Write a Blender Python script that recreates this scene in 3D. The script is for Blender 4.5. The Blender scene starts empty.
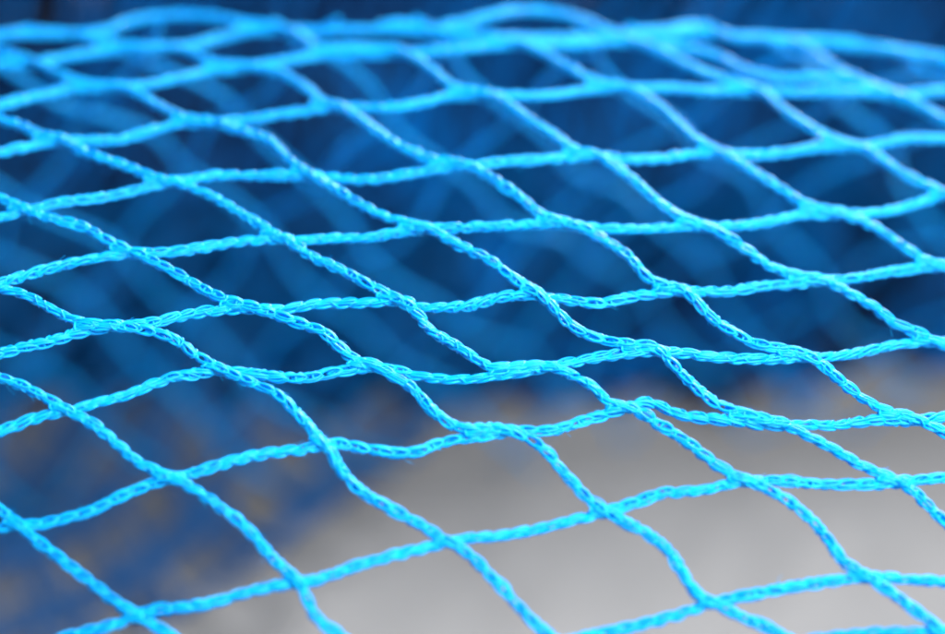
import bpy, math
import numpy as np
from mathutils import Vector, Matrix

# ------------------------------------------------------------------ camera
SC = bpy.context.scene
FOC, SENS, IW, IH = 100.0, 36.0, 945.0, 634.0      # mm, mm, photograph size in pixels
PITCH = math.radians(25.0)
CAMH = 0.290
KS = CAMH/0.227          # the pile and the loose net were laid out for a lens 0.227 m up
cam_data = bpy.data.cameras.new("camera")
cam_data.lens = FOC; cam_data.sensor_width = SENS; cam_data.sensor_fit = 'HORIZONTAL'
cam_data.clip_start = 0.01; cam_data.clip_end = 50.0
cam_data.dof.use_dof = True
cam_data.dof.focus_distance = 0.280
cam_data.dof.aperture_fstop = 10.5
cam_data.dof.aperture_blades = 0
cam = bpy.data.objects.new("camera", cam_data)
SC.collection.objects.link(cam)
cam.location = (0, 0, CAMH)
cam.rotation_euler = (math.pi/2 - PITCH, 0, 0)
SC.camera = cam
SC.cycles.filter_width = 2.2

# ------------------------------------------------------------------ world, lamps, exposure
w = bpy.data.worlds.new("World"); SC.world = w; w.use_nodes = True
bg = w.node_tree.nodes["Background"]
bg.inputs[0].default_value = (0.90, 0.95, 1.0, 1); bg.inputs[1].default_value = 0.22
def area(name, loc, target, size, power, col):
    l = bpy.data.lights.new(name, 'AREA'); l.shape = 'DISK'; l.size = size; l.energy = power; l.color = col
    o = bpy.data.objects.new(name, l); SC.collection.objects.link(o); o.location = loc
    o.rotation_euler = (Vector(target)-Vector(loc)).to_track_quat('-Z', 'Y').to_euler()
    return o
area("window_lamp", (0.383, 1.53, 0.843), (0.02, 0.36, 0.10), 0.44, 62.0, (1.0, 1.0, 1.0))
area("front_fill", (0.20, 0.0, 0.50), (0.03, 0.32, 0.13), 0.40, 8.2, (0.97, 0.985, 1.0))  # unseen fill light added in front to brighten the net
vs = SC.view_settings
vs.view_transform = 'Standard'; vs.look = 'None'; vs.gamma = 1.0; vs.exposure = 0.0
vs.use_curve_mapping = False

COL = SC.collection
rng = np.random.default_rng(7)

# ------------------------------------------------------------------ materials
def new_mat(name):
    m = bpy.data.materials.new(name); m.use_nodes = True
    nt = m.node_tree; nt.nodes.clear()
    out = nt.nodes.new("ShaderNodeOutputMaterial")
    return m, nt, out
def yarn_mat(name, c0, c1, trans=0.25, rough=0.33, scale=900.0, spec=0.5):
    m, nt, out = new_mat(name); N = nt.nodes.new; L = nt.links.new
    tc = N("ShaderNodeTexCoord")
    no = N("ShaderNodeTexNoise"); no.inputs["Scale"].default_value = scale; no.inputs["Detail"].default_value = 3
    L(tc.outputs["Object"], no.inputs["Vector"])
    rp = N("ShaderNodeValToRGB"); rp.color_ramp.elements[0].position = .32; rp.color_ramp.elements[1].position = .68
    rp.color_ramp.elements[0].color = (*c0, 1); rp.color_ramp.elements[1].color = (*c1, 1)
    L(no.outputs["Fac"], rp.inputs["Fac"])
    p = N("ShaderNodeBsdfPrincipled"); p.inputs["Roughness"].default_value = rough
    p.inputs["Specular IOR Level"].default_value = spec
    L(rp.outputs["Color"], p.inputs["Base Color"])
    t = N("ShaderNodeBsdfTranslucent"); L(rp.outputs["Color"], t.inputs["Color"])
    mx = N("ShaderNodeMixShader"); mx.inputs[0].default_value = trans
    L(p.outputs[0], mx.inputs[1]); L(t.outputs[0], mx.inputs[2]); L(mx.outputs[0], out.inputs["Surface"])
    return m
M_NET = yarn_mat("blue_polyethylene_yarn", (0.0, 0.44, 0.96), (0.003, 0.56, 1.0), trans=.36, spec=.3, rough=.4)
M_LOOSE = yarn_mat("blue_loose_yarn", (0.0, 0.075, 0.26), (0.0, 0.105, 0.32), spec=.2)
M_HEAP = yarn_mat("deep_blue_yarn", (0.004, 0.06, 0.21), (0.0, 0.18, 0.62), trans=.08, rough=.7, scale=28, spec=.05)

M_HEAP_SHADED = yarn_mat("shaded_blue_yarn", (0.010, 0.012, 0.018), (0.0, 0.015, 0.07), trans=.08, rough=.7, scale=28, spec=.05)  # shade painted into the yarn colour for the pile's dark left part
def table_mat():
    m, nt, out = new_mat("pale_grey_tabletop"); N = nt.nodes.new; L = nt.links.new
    tc = N("ShaderNodeTexCoord")
    a = N("ShaderNodeTexNoise"); a.inputs["Scale"].default_value = 14; a.inputs["Detail"].default_value = 6
    b = N("ShaderNodeTexNoise"); b.inputs["Scale"].default_value = 900; b.inputs["Detail"].default_value = 4
    for n in (a, b): L(tc.outputs["Object"], n.inputs["Vector"])
    rp = N("ShaderNodeValToRGB")
    rp.color_ramp.elements[0].position = .35; rp.color_ramp.elements[1].position = .7
    rp.color_ramp.elements[0].color = (.228, .225, .226, 1); rp.color_ramp.elements[1].color = (.29, .286, .286, 1)
    L(a.outputs["Fac"], rp.inputs["Fac"])
    p = N("ShaderNodeBsdfPrincipled"); p.inputs["Roughness"].default_value = .85; p.inputs["Specular IOR Level"].default_value = .1
    L(rp.outputs["Color"], p.inputs["Base Color"])
    bu = N("ShaderNodeBump"); bu.inputs["Strength"].default_value = .25; bu.inputs["Distance"].default_value = .0004
    L(b.outputs["Fac"], bu.inputs["Height"]); L(bu.outputs["Normal"], p.inputs["Normal"])
    L(p.outputs[0], out.inputs["Surface"])
    return m

# ------------------------------------------------------------------ helpers
def mesh_obj(name, V, F, mat, parent=None, loc=(0, 0, 0), smooth=True):
    """one mesh object; V in world metres, stored relative to loc (and parent's loc)"""
    me = bpy.data.meshes.new(name)
    V = np.asarray(V, dtype=np.float32) - np.asarray(loc, dtype=np.float32)
    F = np.asarray(F, dtype=np.int32)
    me.vertices.add(len(V)); me.vertices.foreach_set("co", V.ravel())
    k = F.shape[1]
    me.loops.add(F.size); me.loops.foreach_set("vertex_index", F.ravel())
    me.polygons.add(len(F)); me.polygons.foreach_set("loop_start", np.arange(0, F.size, k, dtype=np.int32))
    if smooth: me.polygons.foreach_set("use_smooth", np.ones(len(F), dtype=bool))
    me.update(calc_edges=True); me.materials.append(mat)
    o = bpy.data.objects.new(name, me); COL.objects.link(o)
    if parent is not None:
        o.parent = parent; o.location = Vector(loc) - parent.location
    else: o.location = loc
    return o
def thing(name, label, cat, loc, group=None):
    o = bpy.data.objects.new(name, None); COL.objects.link(o); o.location = loc
    o.empty_display_size = .01; o["label"] = label; o["category"] = cat
    if group: o["group"] = group
    return o

def tubes(P, R, sides, closed):
    """P (n,m,3) centre lines, R (n,m) radii -> verts, quads"""
    n, m, _ = P.shape
    if closed: T = np.roll(P, -1, 1) - np.roll(P, 1, 1)
    else:
        T = np.gradient(P, axis=1)
    T /= np.linalg.norm(T, axis=2, keepdims=True) + 1e-12
    ref = np.array([0.31, -0.62, 0.72])
    U = np.cross(T, ref); U /= np.linalg.norm(U, axis=2, keepdims=True) + 1e-12
    W = np.cross(T, U)
    a = np.arange(sides)/sides*2*np.pi
    V = P[:, :, None, :] + R[:, :, None, None]*(np.cos(a)[None, None, :, None]*U[:, :, None, :] + np.sin(a)[None, None, :, None]*W[:, :, None, :])
    idx = np.arange(n*m*sides).reshape(n, m, sides)
    if closed: A = idx; B = np.roll(idx, -1, 1)
    else: A = idx[:, :-1]; B = idx[:, 1:]
    F = np.stack([A, np.roll(A, -1, 2), np.roll(B, -1, 2), B], -1).reshape(-1, 4)
    return V.reshape(-1, 3), F
def cat(parts):
    Vs, Fs, o = [], [], 0
    for V, F in parts:
        Vs.append(V); Fs.append(F+o); o += len(V)
    return np.concatenate(Vs), np.concatenate(Fs)

def smooth1(a, sig):
    k = min(int(sig*3)+1, len(a)-2); x = np.arange(-k, k+1); g = np.exp(-x**2/(2*sig*sig)); g /= g.sum()
    pad = np.concatenate([2*a[:1]-a[k:0:-1], a, 2*a[-1:]-a[-2:-k-2:-1]])
    return np.stack([np.convolve(pad[:, i], g, 'valid') for i in range(a.shape[1])], 1)
def resample(P, step, extra=None):
    d = np.r_[0, np.cumsum(np.linalg.norm(np.diff(P, axis=0), axis=1))]
    n = max(4, int(d[-1]/step)); s = np.linspace(0, d[-1], n)
    r = np.stack([np.interp(s, d, P[:, i]) for i in range(P.shape[1])], 1)
    return r
def catmull(P, per=12):
    P = np.asarray(P, float); P = np.vstack([2*P[0]-P[1], P, 2*P[-1]-P[-2]])
    out = []
    t = np.linspace(0, 1, per, endpoint=False)[:, None]
    for i in range(1, len(P)-2):
        a, b, c, d = P[i-1:i+3]
        out.append(.5*((2*b)+(-a+c)*t+(2*a-5*b+4*c-d)*t**2+(-a+3*b-3*c+d)*t**3))
    out.append(P[-2][None]); return np.vstack(out)

MM = 0.001
def chain(C, Nrm, w=.45, r=.123, p=1.95, hi=True, twist=.9, phase=None):
    """knitted chain-stitch twine along centreline C (metres, fine, even) with face normals Nrm"""
    step = np.linalg.norm(np.diff(C, axis=0), axis=1).mean()
    s = np.arange(len(C))*step; S = s[-1]
    T = np.gradient(C, axis=0); T /= np.linalg.norm(T, axis=1, keepdims=True)
    N = Nrm - (Nrm*T).sum(1, keepdims=True)*T; N /= np.linalg.norm(N, axis=1, keepdims=True)
    # slow random twist of the flat chain
    kn = max(4, int(S/(9*MM))+3)
    tw = np.interp(s, np.linspace(0, S, kn), rng.normal(0, twist, kn))
    tw = smooth1(tw[:, None], max(2, 3*MM/step))[:, 0]
    B = np.cross(T, N)
    c, q = np.cos(tw)[:, None], np.sin(tw)[:, None]
    N2 = c*N + q*B; B2 = -q*N + c*B
    def ev(ss, lat, nor):
        f = np.clip(ss/step, 0, len(C)-1.001); i = f.astype(int); t = (f-i)[..., None]
        def g(A): return A[i]*(1-t)+A[i+1]*t
        return g(C) + lat[..., None]*g(B2) + nor[..., None]*g(N2)
    p = p*MM; w = w*MM; r = r*MM
    K = max(1, int(S/p)); sk = (np.arange(K)+.5)*p + rng.normal(0, .09*p, K)
    m = 16 if hi else 10; sides = 6 if hi else 4
    th = np.arange(m)/m*2*np.pi
    out = []
    for f in range(3):
        L = p*(1.85 - .25*f)*(1+rng.normal(0, .09, (K, 1)))
        ww = w*(1.0 - .17*f)*(1+rng.normal(0, .18, (K, 1)))
        al = -np.cos(th)[None]*L/2
        la = ww*(np.sign(np.sin(th))*np.abs(np.sin(th))**1.35)[None]*(1-.3*np.cos(th)[None]) + rng.normal(0, .12, (K, 1))*w + rng.normal(0, .16, (K, 1))*w*np.cos(th)[None]
        no = (.17*(-np.cos(th))[None] + .02 + .15*f - .08*np.cos(2*th)[None])*MM*1.15 + rng.normal(0, .04, (K, 1))*MM
        P = ev(np.clip(sk[:, None]+al+f*.08*p, 0, S), la, no)
        R = r*(1+rng.normal(0, .07, (K, 1)))*np.ones((1, m))
        out.append(tubes(P, R, sides, True))
    ns = max(8, int(S/(p/(9 if hi else 6)))); ss = np.linspace(0, S, ns)
    for sg in (-1, 1):
        la = sg*w*.92*np.cos(np.pi*(ss/p-.5)) * (1+.1*np.sin(ss/p*1.7+sg))
        no = (-.22 + sg*.10*np.sin(np.pi*(ss/p-.5)))*MM*np.ones(ns)
        out.append(tubes(ev(ss, la, no)[None], np.full((1, ns), r*1.3), sides, False))
    # short locking turn that binds each stitch to the next
    if hi:
        kk = (np.arange(K+1)*p)[:, None] + rng.normal(0, .08*p, (K+1, 1)); tt = (np.arange(10)/10*2*np.pi)[None]
        tl = rng.choice([-1., 1.], (K+1, 1))
        P = ev(np.clip(kk + .26*p*np.sin(tt)*tl, 0, S), 1.1*w*np.cos(tt)*np.ones_like(kk), (.02+.40*np.sin(tt+.4))*MM*np.ones_like(kk))
        out.append(tubes(P, np.full(P.shape[:2], r*1.05), 5, True))
        nh = max(1, int(S/(6*MM))); h0 = rng.uniform(0, S, (nh, 1)); u = np.linspace(0, 1, 5)[None]
        hl = rng.uniform(.5, 1.7, (nh, 1))*MM; sd = rng.choice([-1., 1.], (nh, 1)); an = rng.uniform(.3, 1.0, (nh, 1))
        P = ev(np.clip(h0 + u*hl*np.cos(an), 0, S), sd*(.7*w + u*hl*np.sin(an)*(1-.35*u)), (rng.normal(.1, .2, (nh, 1)) + u*rng.normal(0, .4, (nh, 1)))*MM)
        out.append(tubes(P, np.full(P.shape[:2], .019*MM), 3, False))
    return cat(out)

# ------------------------------------------------------------------ pixel -> place
F_ = np.array([0, math.cos(PITCH), -math.sin(PITCH)]); U_ = np.array([0, math.sin(PITCH), math.cos(PITCH)]); R_ = np.array([1., 0, 0])
C_ = np.array([0, 0, CAMH])
def unproj(px, py, d):
    k = SENS/IW/FOC
    return C_ + d[..., None]*F_ + (d*(px-IW/2)*k)[..., None]*R_ + (d*(IH/2-py)*k)[..., None]*U_
CX = [-250, 0, 150, 300, 500, 650, 800, 945, 1150]; CY = [46, 35, 24, 17, 12, 24, 38, 54, 78]
def ycrest(x): return np.interp(x, CX, CY)
# the raised sheet's profile: distance from the lens (mm) against height in the frame
PY = np.array([-30, 6, 25, 50, 90, 160, 250, 350, 450, 550, 634, 720, 820, 920, 1020, 1140])
PD = np.array([366, 353, 345, 335, 321, 305, 291, 280, 271, 264.5, 259.5, 262, 276, 304, 350, 418.])
_yy = np.linspace(-30, 1140, 1171); _dd = smooth1(np.interp(_yy, PY, PD)[:, None], 22)[:, 0]
def sheet(px, py):
    yc = ycrest(px); v = (py-yc)/(634-yc)
    yn = np.where(v < 1, 14+v*620, py)
    yn = yn - .085*(px-472)*np.sin(np.pi*np.clip(v, 0, 1))
    d = np.interp(yn, _yy, _dd)*MM
    # gentle sag and swell of loose netting
    d = d + MM*(1.2*np.sin(px/170+py/240) + .8*np.sin(px/95-py/130))
    return unproj(px, py, d)
def sheet_n(px, py):
    e = 4.0
    a = sheet(px+e, py)-sheet(px-e, py); b = sheet(px, py-e)-sheet(px, py+e)
    n = np.cross(a, b); n /= np.linalg.norm(n, axis=1, keepdims=True)
    return np.where((n@F_)[:, None] > 0, -n, n)

# ------------------------------------------------------------------ the setting: the tabletop
tb = mesh_obj("tabletop", [(-3, -1.5, 0), (3, -1.5, 0), (3, 4, 0), (-3, 4, 0)], [(0, 1, 2, 3)], table_mat(), smooth=False)
tb["kind"] = "structure"

# ------------------------------------------------------------------ the raised net, strand by strand (photograph pixels)
A = {
1: [(-60,462),(-20,494),(8,517),(25,531),(51,553),(84,578),(109,598),(137,616),(162,629),(190,652)],
2: [(-50,356),(-20,372),(0,380),(15,385),(43,398),(63,410),(84,421),(109,439),(135,462),(152,472),(174,481),(203,497),(240,524),(258,543),(278,565),(296,580),(306,597),(316,619),(337,633),(362,652)],
3: [(-60,276),(-20,288),(0,292),(20,296),(43,307),(66,320),(94,327),(127,330),(157,335),(178,343),(193,356),(211,366),(245,383),(273,394),(293,411),(309,429),(321,443),(334,457),(343,475),(362,494),(392,512),(420,527),(443,541),(464,553),(495,583),(521,611),(541,629),(566,648)],
4: [(-60,187),(-25,194),(0,201),(18,210),(33,216),(58,224),(86,231),(107,244),(124,251),(142,259),(173,274),(198,289),(221,301),(245,308),(272,316),(304,328),(324,335),(340,351),(352,362),(370,366),(387,376),(413,391),(431,411),(451,427),(470,431),(495,430),(521,437),(544,452),(560,471),(579,492),(597,508),(617,520),(638,530),(658,543),(673,558),(686,581),(700,598),(720,607),(743,619),(774,631),(810,650)],
5: [(-60,108),(-20,117),(0,123),(23,129),(38,137),(63,142),(84,155),(122,168),(152,180),(183,188),(208,198),(240,216),(263,231),(281,240),(298,251),(314,261),(344,274),(372,289),(393,299),(410,309),(421,322),(430,334),(456,349),(474,361),(487,369),(508,370),(533,368),(554,371),(572,378),(592,389),(606,404),(622,408),(638,414),(653,424),(678,439),(706,460),(722,472),(743,481),(763,489),(789,504),(814,525),(829,545),(841,563),(857,573),(878,586),(903,604),(934,626),(968,650)],
6: [(-60,44),(-20,52),(0,55),(30,63),(51,73),(74,83),(91,87),(122,90),(142,99),(168,114),(190,122),(216,125),(238,133),(257,138),(276,148),(288,162),(304,173),(321,183),(337,193),(362,208),(385,220),(410,226),(433,234),(458,249),(472,254),(493,265),(511,279),(528,289),(544,300),(566,324),(582,335),(607,343),(627,347),(648,348),(662,355),(673,368),(691,386),(705,398),(722,409),(743,415),(763,422),(784,427),(807,439),(832,452),(857,467),(883,478),(906,489),(926,507),(945,525),(975,548)],
7: [(-60,41),(-20,39),(0,38),(30,34),(71,37),(102,45),(140,50),(178,51),(203,62),(220,67),(237,68),(258,71),(283,77),(306,91),(321,104),(339,109),(357,119),(377,134),(398,149),(423,160),(448,164),(478,173),(498,185),(521,201),(539,217),(559,223),(582,231),(605,244),(630,261),(645,279),(663,287),(683,292),(696,304),(712,321),(730,333),(753,346),(776,351),(801,357),(822,368),(842,386),(867,404),(885,413),(908,419),(926,427),(945,437),(980,452)],
8: [(-40,42),(20,38),(70,37),(105,34),(125,26),(150,20),(178,18),(211,20),(238,25),(270,29),(293,34),(311,47),(326,51),(362,50),(398,53),(418,63),(436,76),(453,90),(474,94),(498,100),(521,117),(551,137),(572,152),(597,158),(615,170),(630,181),(645,194),(666,211),(683,221),(707,229),(733,244),(756,261),(779,274),(799,278),(822,283),(845,294),(873,310),(890,324),(912,334),(931,343),(970,360)],
9: [(384,27),(413,26),(451,35),(480,37),(503,42),(526,48),(551,61),(577,76),(602,87),(627,90),(645,99),(668,117),(691,139),(709,150),(735,163),(761,180),(786,195),(804,208),(832,215),(860,223),(888,239),(908,254),(926,264),(948,270),(985,284)],
10:[(440,30),(478,22),(505,15),(528,13),(572,19),(612,35),(645,48),(673,61),(704,76),(735,85),(761,94),(789,117),(817,134),(842,145),(868,153),(888,167),(905,178),(930,190),(970,206)],
11:[(630,34),(663,33),(700,28),(730,40),(762,40),(789,43),(812,54),(832,69),(862,84),(890,94),(916,106),(944,122),(980,138)],
12:[(770,46),(812,42),(850,45),(890,52),(945,62),(990,76)],
}
B = {
0: [(500,662),(560,644),(597,634),(622,629),(648,623),(673,616),(695,608),(715,602),(735,597),(756,592),(789,586),(819,581),(845,578),(868,576),(888,577),(916,579),(945,581),(1000,588)],
1: [(-20,660),(40,646),(79,634),(109,626),(132,618),(152,610),(178,607),(211,601),(240,592),(273,584),(301,581),(321,577),(362,563),(400,553),(431,546),(451,541),(474,537),(495,536),(533,530),(572,520),(592,515),(612,510),(635,501),(658,493),(686,491),(707,489),(730,483),(756,480),(781,479),(812,482),(840,483),(870,483),(890,482),(908,480),(934,477),(1000,468)],
2: [(-60,548),(-20,531),(0,527),(15,525),(36,524),(56,520),(89,510),(122,494),(147,484),(167,478),(188,473),(211,466),(240,458),(278,451),(311,447),(334,442),(357,446),(387,450),(413,451),(433,444),(453,438),(478,436),(511,430),(536,430),(559,428),(582,419),(607,412),(627,406),(645,399),(663,405),(681,413),(709,416),(746,420),(768,423),(789,423),(812,422),(837,423),(862,419),(883,418),(906,420),(928,418),(946,416),(1000,410)],
3: [(-60,458),(-20,439),(0,430),(15,425),(38,416),(58,412),(76,408),(99,401),(127,394),(152,383),(178,374),(201,371),(223,368),(245,370),(281,375),(306,376),(331,371),(349,368),(370,366),(392,368),(413,373),(443,378),(472,378),(495,375),(521,372),(544,367),(572,361),(597,356),(622,353),(648,350),(668,352),(688,352),(712,356),(756,358),(781,358),(801,356),(824,356),(857,352),(888,345),(911,342),(946,339),(1000,332)],
4: [(-60,372),(-20,359),(0,352),(25,345),(51,339),(76,331),(102,326),(132,323),(155,321),(178,315),(208,310),(239,308),(260,308),(286,308),(316,303),(347,302),(375,301),(398,300),(418,306),(446,306),(472,304),(495,297),(521,294),(544,296),(564,298),(584,301),(607,301),(635,294),(658,291),(683,289),(707,289),(730,289),(763,284),(789,283),(817,280),(842,278),(868,274),(896,269),(923,266),(946,265),(1000,260)],
5: [(-60,306),(-20,290),(0,282),(25,274),(56,265),(89,258),(114,254),(142,252),(165,251),(198,247),(238,240),(255,239),(278,238),(304,239),(337,237),(370,236),(395,231),(418,228),(446,227),(474,225),(495,225),(533,223),(559,223),(587,226),(622,228),(660,227),(686,225),(707,226),(738,224),(768,221),(799,214),(827,213),(852,212),(883,211),(908,205),(931,198),(945,193),(1000,182)],
6: [(-60,236),(-20,222),(0,216),(15,212),(38,206),(63,200),(102,195),(132,189),(157,183),(188,178),(216,174),(239,174),(273,174),(311,175),(337,177),(367,178),(398,174),(428,169),(451,165),(474,165),(495,160),(533,158),(572,156),(597,155),(627,158),(663,157),(688,153),(712,152),(756,153),(789,150),(819,145),(852,146),(878,143),(903,137),(926,137),(945,137),(1000,138)],
7: [(-60,168),(-20,155),(0,150),(25,146),(48,141),(76,139),(114,138),(142,132),(173,123),(196,122),(218,122),(238,119),(268,114),(306,109),(331,106),(362,105),(387,106),(423,101),(446,95),(474,94),(503,94),(546,94),(584,89),(612,87),(648,86),(686,87),(709,89),(738,89),(771,89),(807,90),(840,90),(868,91),(893,94),(921,91),(945,89),(1000,86)],
8: [(-60,122),(-20,110),(0,104),(38,94),(71,87),(102,87),(135,85),(178,77),(203,70),(237,68),(265,63),(298,57),(324,53),(362,52),(398,51),(433,49),(472,46),(508,43),(546,44),(577,43),(610,40),(648,43),(686,46),(715,54),(745,68),(775,76),(810,76),(838,78),(865,86),(893,95),(921,108),(950,124)],
9: [(-60,76),(-20,66),(0,63),(33,62),(51,58),(89,52),(114,49),(152,47),(190,44),(220,36),(250,30),(300,29),(360,28),(413,30),(451,35),(480,37),(540,36),(600,36),(633,33),(663,34),(699,31),(740,36),(800,40),(870,47),(945,56),(1000,66)],
}
NETLOC = (0.0, float(unproj(np.array(472.), np.array(1130.), np.array(.415))[1]), 0.0)
net = thing("mesh_net", "bright blue knotless diamond mesh net arched up above the grey tabletop", "net", NETLOC)
paths = {}
def px_path(pts):
    q = catmull(pts, 10); return smooth1(resample(q, 1.5), 3.0)
for k, v in A.items(): paths['A', k] = px_path(v)
for k, v in B.items(): paths['B', k] = px_path(v)
# below the frame the same strands run on down to the table
def drop_a(x, y, n=60):
    out = [(x, y)]
    while y < 1128 and x < 1500:
        x += 22+5*math.sin(y/37); y += 17+5*math.cos(y/31+x/60); out.append((x, y))
    return out
ext = {}
for k in (1, 2, 3, 4, 5):
    p = A[k]; paths['A', k] = px_path(p[:-1] + drop_a(*p[-1]))
for i, x0 in enumerate((-30, -215, -400, -585)):
    paths['A', -i] = px_path(drop_a(x0, 655))
paths['A', 13] = px_path([(945+i*22, 525+110+i*17+4*math.sin(i)) for i in range(30)])
for i in range(5):
    x = np.linspace(-220, 1180, 60); y = 735+95*i - .16*(x-300) + 12*np.sin(x/75+i)
    y = np.minimum(y, 1128)
    paths['B', -1-i] = px_path(list(zip(x, y)))

SURF = {}
for key, P in paths.items():
    x, y = P[:, 0], P[:, 1]
    Q = sheet(x, y); n = sheet_n(x, y)
    Q = Q + n*(.36*MM if key[0] == 'A' else -.30*MM)
    G = np.hstack([Q, n]); G = smooth1(G, 2.2)
    d = np.r_[0, np.cumsum(np.linalg.norm(np.diff(G[:, :3], axis=0), axis=1))]
    ns = max(8, int(d[-1]/(.15*MM))); s = np.linspace(0, d[-1], ns)
    G = np.stack([np.interp(s, d, G[:, i]) for i in range(6)], 1)
    V, F = chain(G[:, :3], G[:, 3:], hi=(key[1] > 0 or key == ('B', 0)), twist=.8 if key[0] == 'A' else 1.1)
    mesh_obj("strand", V, F, M_NET, net, loc=tuple(G[len(G)//2, :3]))

# joints: where two strands run together their stitches are knitted into one
for ka, PA in list(paths.items()):
    if ka[0] != 'A': continue
    for kb, PB in list(paths.items()):
        if kb[0] != 'B': continue
        if PA[:, 0].max() < PB[:, 0].min() or PB[:, 0].max() < PA[:, 0].min(): continue
        D = np.linalg.norm(PA[:, None]-PB[None], axis=2); mn = D.min(1)
        near = np.where(mn < 6.0)[0]
        if not len(near): continue
        for grp in np.split(near, np.where(np.diff(near) > 12)[0]+1):
            c = PA[grp]; cb = PB[D[grp].argmin(1)]; mid = (c+cb)/2
            if mid[:, 1].mean() > 720 or mid[:, 0].mean() < -40 or mid[:, 0].mean() > 985: continue
            t = mid[-1]-mid[0]; L = np.linalg.norm(t)
            if L < 4: t = np.array([14., 4.]); L = np.linalg.norm(t)
            t /= L; h = min(max(L*.5+5, 13), 40); m0 = mid.mean(0)
            if L > 26: q = np.vstack([mid[0]-t*5, mid[::4], mid[-1]+t*5])
            else: q = np.array([m0-t*h, m0, m0+t*h])
            q = px_path(q); n = sheet_n(q[:, 0], q[:, 1]); Q = sheet(q[:, 0], q[:, 1]) + n*.15*MM
            G = resample(np.hstack([Q, n]), .15*MM)
            d = np.r_[0, np.cumsum(np.linalg.norm(np.diff(Q, axis=0), axis=1))]
            s = np.linspace(0, d[-1], max(12, int(d[-1]/(.15*MM))))
            G = np.stack([np.interp(s, d, np.hstack([Q, n])[:, i]) for i in range(6)], 1)
            V, F = chain(G[:, :3], G[:, 3:], w=.50, r=.145, p=1.7, twist=.4)
            mesh_obj("joint", V, F, M_NET, net, loc=tuple(G[len(G)//2, :3]))

# the sheet runs on over its crest and falls away behind, seen through the meshes
def back(x, s):
    """x in crest pixels, s 0..1 down the far side"""
    yc = ycrest(x); P0 = sheet(x, yc+4.0)
    a = np.interp(x, [0, 300, 945], [.18, .19, .22])
    y = P0[:, 1] + a*s; z = .004 + (P0[:, 2]-.004)*(1-.78*s-.22*s*s)
    X = P0[:, 0]*(1+.18*s)
    wob = .006*np.sin(s*math.pi)*np.sin(x/120+3*s) + .004*np.sin(x/61-5*s)*s
    return np.stack([X, y+wob, z+.4*wob], 1)
pitch = 150.0
def back_strand(x0, dirn):
    s = np.linspace(0.0, .985, 90)
    x = x0 + dirn*s*620 + 9*np.sin(s*34+x0)
    k = (x > -230) & (x < 1130)
    if k.sum() < 8: return
    x, s = x[k], s[k]
    Q = back(x, s); n = np.gradient(Q, axis=0); n = np.cross(n, [1, 0, 0.]); n /= np.linalg.norm(n, axis=1, keepdims=True)+1e-9
    G = np.hstack([Q, n]); d = np.r_[0, np.cumsum(np.linalg.norm(np.diff(Q, axis=0), axis=1))]
    t = np.linspace(0, d[-1], max(12, int(d[-1]/(.2*MM)))); G = np.stack([np.interp(t, d, G[:, i]) for i in range(6)], 1)
    V, F = chain(G[:, :3], G[:, 3:], hi=False)
    mesh_obj("strand", V, F, M_NET, net, loc=tuple(G[len(G)//2, :3]))
for i in range(-5, 13):
    back_strand(-60+i*165+rng.normal(0, 15), 1.0)
    back_strand(-160+i*165+rng.normal(0, 15), -1.0)

# ------------------------------------------------------------------ loose netting lying open on the table under the arch
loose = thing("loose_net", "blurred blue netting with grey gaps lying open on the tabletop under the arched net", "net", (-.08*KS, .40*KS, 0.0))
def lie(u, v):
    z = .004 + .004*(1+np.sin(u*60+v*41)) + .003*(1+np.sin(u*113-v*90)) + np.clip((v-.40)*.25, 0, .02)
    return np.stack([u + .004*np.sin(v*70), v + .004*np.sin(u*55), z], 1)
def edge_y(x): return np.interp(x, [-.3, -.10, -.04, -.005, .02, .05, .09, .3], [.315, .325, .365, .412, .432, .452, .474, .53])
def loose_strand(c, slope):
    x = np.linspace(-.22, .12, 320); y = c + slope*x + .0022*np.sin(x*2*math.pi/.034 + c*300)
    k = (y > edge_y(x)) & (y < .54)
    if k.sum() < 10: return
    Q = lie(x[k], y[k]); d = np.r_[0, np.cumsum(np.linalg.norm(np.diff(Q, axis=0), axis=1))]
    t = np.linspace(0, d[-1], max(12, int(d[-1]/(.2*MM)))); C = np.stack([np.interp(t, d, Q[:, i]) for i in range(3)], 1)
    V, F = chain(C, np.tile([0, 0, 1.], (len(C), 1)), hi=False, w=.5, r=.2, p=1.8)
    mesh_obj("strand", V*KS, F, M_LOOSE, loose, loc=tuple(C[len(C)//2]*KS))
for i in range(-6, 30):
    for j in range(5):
        loose_strand(.22+i*.027+rng.normal(0, .0027), 1.55+rng.normal(0, .05)); loose_strand(.13+i*.027+rng.normal(0, .0027), -1.4+rng.normal(0, .05))

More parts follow.
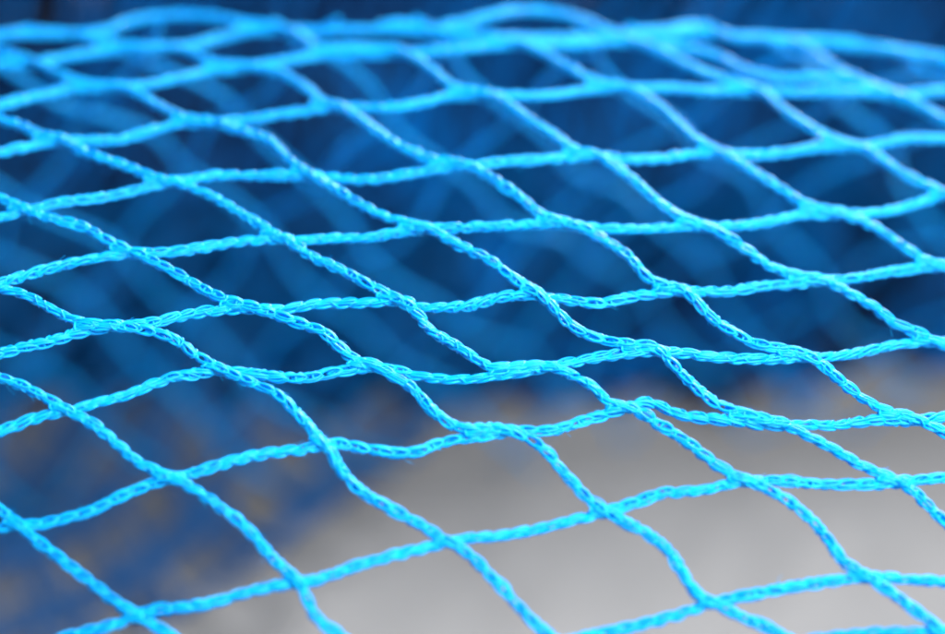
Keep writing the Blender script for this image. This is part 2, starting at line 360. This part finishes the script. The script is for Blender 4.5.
# ------------------------------------------------------------------ bunched netting piled behind, too dense to count
def heap_e(x): return np.interp(x, [-.3, -.10, .02, .05, .09, .3], [.452, .452, .446, .450, .462, .52])
def heap_z(x, y, lay):
    e = heap_e(x)
    t = np.clip((y-e)/.16, 0, 1)
    z = np.interp(x, [-.25, -.10, -.02, .08, .14, .30], [.34, .29, .195, .175, .20, .20])*np.sin(t*math.pi/2)**1.6
    b = .012*np.sin(x*31+y*17+lay) + .009*np.sin(x*67-y*43+2*lay) + .006*np.sin(x*19+y*88+lay*3)
    return np.maximum(.002+.002*lay, z + b*np.clip((y-e)/.05, 0, 1) - .010*(2-lay))
parts = {0: [], 1: []}
for lay in range(3):
    for fam in (-1, 1):
        cs = np.arange(-.75, 1.0, .0042); cs = cs + rng.normal(0, .0010, len(cs))
        for c in cs:
            y = np.linspace(.40, .86, 100)
            x = c + fam*.85*(y-.5) + .0025*np.sin(y*2*math.pi/.024 + (0 if fam > 0 else math.pi)) + .02*np.sin(y*17+lay*2+c*9)
            k = (y > heap_e(x) - .012 + abs(rng.normal(0, .024)) + .004*np.sin(x*90+lay)) & (np.abs(x) < .32+.1*(y-.4))
            if k.sum() < 20: continue
            x, yy = x[k], y[k]
            P = np.stack([x, yy, heap_z(x, yy, lay)], 1)
            n = len(P)
            V, F = tubes(P[None], np.full((1, n), .00115)*(1+.2*np.sin(np.arange(n)*1.9))[None], 4, False)
            parts[int(x.mean() > .06 + rng.normal(0, .02))].append((V, F))  # strands left of the border take the yarn with shade painted in
for i, (mt, lb, lx) in enumerate(((M_HEAP_SHADED, "blue netting darkened to near-black navy as painted shade, bunched in a dense pile behind the arched net", -.12),
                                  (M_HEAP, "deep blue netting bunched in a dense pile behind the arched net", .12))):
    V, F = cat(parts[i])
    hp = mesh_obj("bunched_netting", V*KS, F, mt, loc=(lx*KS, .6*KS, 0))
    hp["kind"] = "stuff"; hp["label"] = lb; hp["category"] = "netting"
print("TRIS", sum(len(o.data.polygons)*2 for o in bpy.data.objects if o.type == 'MESH'))
